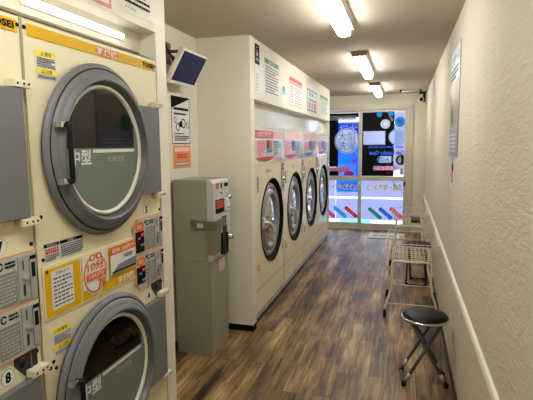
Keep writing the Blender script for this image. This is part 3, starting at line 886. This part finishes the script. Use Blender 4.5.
sheet('notice_sheet', 'white notice with red title and red print above the second washer', 4.945, 5.58, 1.965, 2.26, f3)
def f4(d, w, h):
    d.frame(0, w, 0, h, .02, DBLUE); d.rect(w * .1, w * .9, h * .62, h * .92, LBLUE); d.text('靴洗い', w * .15, w * .85, h * .68, h * .88, INK)
    for k in range(3): d.rect(w * (.12 + k * .28), w * (.3 + k * .28), h * .12, h * .42, (PGREY2, PINK, RED)[k], False)
    d.n += .0005; d.lines(w * .1, w * .9, h * .46, h * .58, 2, INK)
sheet('notice_sheet', 'notice with dark blue border and title above the third washer', 5.89, 6.57, 1.97, 2.24, f4)
def f5(d, w, h):
    d.rect(0, w, h * .86, h, GREEN); d.rect(0, w, h * .78, h * .82, GREEN); d.lines(w * .1, w * .9, h * .08, h * .74, 8, GREEN, .4)
sheet('notice_sheet', 'small notice with green title at the entrance end of the washer casing', 6.83, 7.54, 1.975, 2.25, f5)
# on the header above the dryers
def f6(d, w, h):
    d.frame(0, w, 0, h, .012, RED); d.text('乾燥機', w * .1, w * .9, h * .6, h * .85, RED); d.lines(w * .1, w * .9, h * .08, h * .5, 6, DBLUE)
sheet('notice_sheet', 'red framed notice on the header above the dryers', 1.18, 1.604, 2.056, 2.35, f6, x=-1.06)
def f7(d, w, h):
    d.rect(w * .0, w * .86, h * .55, h * .80, INK); d.text('大切なお知らせ', w * .06, w * .8, h * .60, h * .75, PAPER); d.lines(w * .02, w * .9, h * .20, h * .50, 4, INK, .5, .12); d.lines(w * .02, w * .3, h * .06, h * .14, 1, PGREY)
d = Decal('x', .0006); d.base(0, .24, 0, .30, W_PAINT, .0006)
d.rect(.09, .20, .145, .20, INK); d.lines(.0, .21, .035, .135, 5, INK, .5, .10); d.lines(.02, .10, .012, .03, 1, PGREY); d.text('お客様へ', .01, .21, .22, .27, INK)
o = d.build('lettering_sheet'); o.location = (-1.06, 1.675, 2.072); props(o, 'sheet of black characters on the header corner beside the end pillar', 'notice')

# ---- left wall: monitor, poster, sticker
t = thing('wall_monitor', 'tilted white flat monitor with dark screen on a wall bracket', 'monitor', (-1.40, 3.125, 2.183))
dn = Vector((-.124, 0, -.213)).normalized(); nv = Vector((.213, 0, -.124)).normalized(); HT = .250; WT = .395
def mp(b_, u0, u1, w0, w1, n0, n1, bev=0.0):
    """box in the monitor's own plane: u along y, w down the face, n out"""
    q = MB(); 
    n0_ = set(b_.bm.verts)
    b_.box(0, 1, 0, 1, 0, 1)
    new = [v for v in b_.bm.verts if v not in n0_]
    for v in new:
        a, b2, c = v.co
        n = n0 + (n1 - n0) * a; u = u0 + (u1 - u0) * b2; w = w1 + (w0 - w1) * c
        v.co = Vector((0, u, 0)) + dn * w + nv * n
    if bev:
        es = list({e for v in new for e in v.link_edges})
        bmesh.ops.bevel(b_.bm, geom=es, offset=bev, segments=2, affect='EDGES')
b = MB().m(mat('monitor_white', '#e3e0d6', .35)); mp(b, -WT / 2, WT / 2, 0, HT, -.035, 0, .006); b.build('casing', None, t)
b = MB().m(mat('monitor_screen', '#101a4c', .4, spec=.2)); mp(b, -WT / 2 + .018, WT / 2 - .018, .014, HT - .026, .0003, .0012); b.build('screen', None, t)
b = MB().m(mat('bracket_metal', '#6a5d45', .45, metal=.4))
b.tube([(-.234, -.02, .02), (-.14, -.02, .02), (-.10, -.02, -.06)], .013).box(-.2345, -.226, -.09, .05, -.06, .09)
b.m(BLACK).tube([(-.23, -.13, .05), (-.17, -.16, .06), (-.13, -.15, -.02), (-.11, -.10, -.10)], .006, fillet=.03)
b.m(GUN).tube([(-.23, -.10, -.02), (-.18, -.14, .02), (-.11, -.12, -.05)], .008, fillet=.03)
b.build('bracket', None, t)
def f8(d, w, h):
    d.poly([(0, h), (0, h * .74)] + [(w * (.02 + .98 * math.sin(PI / 2 * k / 8)), h * (.74 + .24 * math.sin(PI / 2 * k / 8))) for k in range(1, 9)] + [(w, h)], INK)
    d.frame(0, w, 0, h, .006, INK)
    d.lines(w * .12, w * .92, h * .70, h * .78, 1, INK, .7, .1); d.lines(w * .12, w * .8, h * .60, h * .67, 1, INK, .5, .1)
    for cx, cy, rr in ((.32, .36, .10), (.62, .44, .12), (.18, .5, .07), (.85, .40, .08)):
        d.ring(w * cx, h * cy, w * rr * .75, w * rr, INK, 14); 
    d.rect(w * .40, w * .55, h * .36, h * .48, INK); d.lines(w * .1, w * .9, h * .06, h * .18, 3, INK, .45, .1); d.lines(w * .1, w * .6, h * .20, h * .24, 1, INK)
sheet('poster', 'white poster with black corner and drawings on the left wall under the monitor', 3.165, 3.47, 1.562, 1.913, f8, 'poster', x=XL)
ORW = mat('orange_poster', '#e58a4a', .4)
def f9(d, w, h):
    d.rect(0, w, 0, h, ORW); d.rect(w * .08, w * .92, h * .74, h * .92, PINKL); d.lines(w * .2, w * .8, h * .42, h * .66, 2, RED, .7, .1); d.rect(w * .12, w * .88, h * .12, h * .28, mat('mauve', '#8f7fb0', .4)); d.lines(w * .15, w * .85, h * .14, h * .26, 1, PAPER)
sheet('sticker_sheet', 'small orange sticker sheet on the left wall right below the poster', 3.175, 3.472, 1.378, 1.549, f9, 'sticker', x=XL)

# ---- right wall poster (faces -x)
d = Decal('-x', -XR + .0006)
PH = .755
d.base(-3.95, -3.33, 1.455, 2.21, mat('poster_mauve', '#b9b2b8', .4), .003)
d.rect(-3.94, -3.34, 1.98, 2.20, LBLUE); d.rect(-3.94, -3.34, 1.66, 1.975, mat('poster_photo', '#a8a08f', .4)); d.rect(-3.94, -3.34, 1.46, 1.655, mat('poster_blue_grey', '#9a9cb4', .4))
d.rect(-3.345, -3.332, 1.46, 2.2, PINK); d.text('洗濯代行サービス', -3.90, -3.40, 2.10, 2.17, DBLUE, bold=.02); d.lines(-3.9, -3.4, 1.99, 2.08, 3, GINK)
d.disc(-3.6, 1.85, .12, .10, mat('poster_ochre', '#b9a47a', .4)); d.disc(-3.75, 1.75, .08, .07, GREEN); d.lines(-3.9, -3.4, 1.48, 1.62, 5, PAPER, .5)
o = d.build('poster'); props(o, 'tall colourful poster on the textured right wall', 'poster')
for k, (zz, m_, rr, lb) in enumerate(((1.425, CYAN, .028, 'small pale blue round sticker, topmost under the right wall poster'), (1.375, INK, .032, 'small black round sticker under the right wall poster'), (1.325, RED, .030, 'small dark red round sticker under the right wall poster'), (1.285, GREEN, .022, 'small green round sticker under the right wall poster'), (1.245, PAPER, .036, 'small white round sticker, lowest under the right wall poster'))):
    b = MB().m(m_).lathe([(0, -.002), (rr * 1.6, -.002), (rr * 1.6, -.0002)], (XR, 3.66 - .02 * (k % 2), zz), 'x', 20, False, sy=.62)
    props(b.build('round_sticker', None), lb, 'sticker', 'round stickers under the right wall poster')

# ================================================================ DISPENSER
t = thing('card_dispenser', 'tall grey floor-standing coin change and card dispenser beside the left wall', 'dispenser', (-1.615, 3.115, 0))
b = MB().m(MACHG).box(0, .286, 0, .335, 0, .708, bev=.004).box(0, .262, .002, .333, .7085, 1.302, bev=.004)
b.build('cabinet', None, t)
b = MB().m(MACHF).prism([(.2625, .712), (.300, .712), (.315, .74), (.315, 1.275), (.295, 1.302), (.2625, 1.302)], 'y', .004, .331, bev=.003)
face = b.build('face_panel', None, t, 'lighter front face')
d = Decal('x', .3155); d.base(.03, .31, 1.18, 1.285, MACHF, .001)
d.rect(.05, .11, 1.235, 1.275, RED); d.rect(.14, .17, 1.235, 1.27, INK); d.rect(.21, .29, 1.24, 1.268, INK)
d.poly([(.13, 1.205), (.17, 1.205), (.15, 1.188)], INK)
d.build('icon_row', face)
d = Decal('x', .3155); d.base(.04, .20, 1.055, 1.155, INK, .003); d.rect(.05, .185, 1.09, 1.148, RED); d.lines(.06, .17, 1.10, 1.14, 2, mat('dark_red', '#7c1a16', .5)); d.build('display', face, 'dark display with red print')
b = MB().m(BLACK).box(.3155, .328, .12, .235, .735, .90, bev=.02); b.m(DARK).box(.3155, .320, .15, .24, .96, 1.02).box(.3155, .320, .17, .25, .90, .95)
b.build('outlet_cup', None, face, 'black dispensing cup')
b = MB().m(CHROME).lathe([(.022, 0), (.024, .012), (.018, .030), (.0, .034)], (.3155, .285, 1.158), 'x', 18)
b.build('lock_knob', None, face, 'chrome knob')
b = MB().m(CHROME).lathe([(.030, 0), (.030, .010), (.020, .014), (.016, .036), (.0, .040)], (.3155, .285, .845), 'x', 18)
b.m(BLACK).lathe([(.012, 0), (0, .002)], (.356, .285, .845), 'x', 12)
b.build('lock_knob', None, face, 'chrome knob')
b = MB().m(WHITE).box(.3155, .335, .215, .285, 1.06, 1.15, bev=.006); b.m(INK).box(.3355, .337, .23, .27, 1.075, 1.085); b.m(LBLUE).box(.3355, .3368, .225, .275, 1.095, 1.14)
b.build('bill_slot', None, face, 'white bill slot')
b = MB().m(PAPER).box(.2865, .2875, .16, .27, .60, .69); b.m(RED)
for k in range(5): b.box(.2877, .288, .17, .26, .612 + k * .015, .618 + k * .015)
b.build('notice_label', None, t)
b = MB().m(mat('security_bar_metal', '#6f6e68', .38, metal=.5)).box(.150, .345, -.030, -.002, .955, 1.012, bev=.004).box(.318, .345, -.002, .17, .955, 1.012, bev=.004)
b.m(mat('lock_plate', '#8b8573', .35, metal=.6)).box(.262, .345, -.020, -.002, .775, .953, bev=.003).box(.3175, .335, -.002, .085, .775, .953, bev=.003)
b.m(mat('small_tag', '#c9b59a', .5)).box(.20, .245, -.0315, -.0302, .965, .995)
b.build('security_bar', None, t, 'metal security bar with lock')

# ================================================================ STOOLS
def stool(loc, rz, label, legm, sleeve=True):
    r = thing('folding_stool', label, 'stool', loc, rz, 'round folding stools along the right wall')
    one('seat_cushion', SEATV, lambda q: q.lathe([(0, .466), (.06, .465), (.11, .460), (.137, .450), (.143, .440), (.143, .430)], (0, 0, 0), 'z', 48), r)
    one('seat_rim', CHROME if sleeve else BLACK, lambda q: q.lathe([(.141, .438), (.147, .439), (.151, .434), (.151, .426), (.145, .420), (.10, .418), (0, .420)], (0, 0, 0), 'z', 48), r)
    for s, hw in ((1, .105), (-1, .083)):
        b = MB().m(legm)
        b.tube([(s * .085, -hw * .95, .415), (-s * .135, -hw, .014), (-s * .135, hw, .014), (s * .085, hw * .95, .415)], .0105, 10, fillet=.03)
        b.tube([(s * .085, -hw * .95, .413), (s * .085, hw * .95, .413)], .009)
        lf = b.build('leg_frame', None, r)
        for yy in (-hw, hw):
            p0, p1 = Vector((-s * .135, yy, .014)), Vector((s * .085, yy * .95, .415))
            if sleeve:
                one('leg_sleeve', SILVER, lambda q: q.tube([p0.lerp(p1, .07), p0.lerp(p1, .19)], .0135, 12), lf, 'pale plastic sleeve')
            one('rubber_foot', RUBBER, lambda q: q.lathe([(.013, .0), (.015, .006), (.015, .026), (.008, .032)], (-s * .131, yy * .9, 0), 'z', 12), lf)
    one('pivot_bolt', CHROME, lambda q: q.tube([(-.022, -.112, .215), (-.022, .112, .215)], .005), r)
    return r
stool((.150, 3.135, 0), math.radians(4), 'nearest black round stool with grey crossed legs, standing alone in front of the carts', GUN)
stool((.160, 5.42, 0), math.radians(84), 'black round stool with black legs, between the two wire carts', BLACK, False)

# ================================================================ CARTS
def cart(loc, label, rz=0.0):
    r = thing('laundry_cart', label, 'cart', loc, rz, 'cream wire laundry carts along the right wall')
    for y in (-.30, .30):
        b = MB().m(TUBEC)
        L = [(-.222, y, .075), (-.212, y, .13), (-.180, y, .22), (-.160, y, .32), (-.166, y, .42), (-.168, y, .518), (.168, y, .518), (.166, y, .42), (.160, y, .32), (.180, y, .22), (.212, y, .13), (.222, y, .075)]
        b.tube(L, .0105, 10, fillet=.05)
        b.build('leg_frame', None, r)
        one('cross_bar', TUBEC, lambda q: q.tube([(-.212, y, .13), (.212, y, .13)], .006), r)
        for s in (-1, 1):
            b = MB().m(TUBEC).tube([(s * .222, y, .076), (s * .222, y, .050)], .007)
            b.m(RUBBER).box(s * .222 - .014, s * .222 + .014, y - .010, y + .020, .052, .072, bev=.004)
            cs = b.build('caster', None, r)
            one('wheel', RUBBER, lambda q: q.lathe([(0, -.013), (.028, -.013), (.033, -.007), (.033, .007), (.028, .013), (0, .013)], (s * .222, y + .006, .0335), 'x', 20), cs)
    for s in (-1, 1): one('side_rail', TUBEC, lambda q: q.tube([(s * .163, -.30, .36), (s * .163, .30, .36)], .005), r)
    b = MB().m(TUBEC)
    zb, zr = .530, .675
    b.tube([(-.165, -.27, zb), (.165, -.27, zb), (.165, .27, zb), (-.165, .27, zb)], .0035, 6, closed=True, fillet=.03)
    b.tube([(-.222, -.32, zr), (.222, -.32, zr), (.222, .32, zr), (-.222, .32, zr)], .0040, 8, closed=True, fillet=.04)
    b.tube([(-.195, -.296, .605), (.195, -.296, .605), (.195, .296, .605), (-.195, .296, .605)], .0016, 6, closed=True, fillet=.035)
    for k in range(9):
        x = -.148 + k * .037; b.tube([(x, -.27, zb), (x, .27, zb)], .0026, 6)
    for k in range(5):
        y = -.18 + k * .09; b.tube([(-.165, y, zb - .002), (.165, y, zb - .002)], .0026, 6)
    for k in range(7):
        x = -.15 + k * .05
        for s in (-1, 1): b.tube([(x, s * .27, zb), (x * 1.33, s * .32, zr)], .0012, 5)
    for k in range(9):
        y = -.24 + k * .06
        for s in (-1, 1): b.tube([(s * .165, y, zb), (s * .222, y * 1.18, zr)], .0012, 5)
    b.build('basket', None, r, 'open wire basket')
    return r
cart((.080, 4.555, 0), 'nearer cream wire cart on black casters, behind the nearest stool')
cart((.075, 6.42, 0), 'farther cream wire cart, nearest the entrance glass')
t = thing('black_pouch', 'small black box lying in the basket of the farther wire cart', 'box', (.15, 6.42, .534))
one('case', BLACK, lambda q: q.box(-.05, .06, -.12, .10, 0, .055, bev=.008), t)
one('flap', mat('brown_leather', '#4b3a30', .5), lambda q: q.box(.005, .055, -.124, -.1205, .004, .035), t)

# ---- mat at the door
d = Decal('z', .0); d.base(-.56, .03, 7.86, 8.36, mat('mat_white', '#d8d6d4', .7), .010)
d.rect(-.56, .03, 7.86, 7.885, INK); d.lines(-.48, -.12, 8.02, 8.14, 1, GINK); d.disc(-.02, 8.02, .04, .10, RED); d.lines(-.5, -.15, 8.24, 8.32, 1, PINK)
o = d.build('door_mat'); props(o, 'white mat with a red spot lying on the floor before the entrance glass', 'mat')
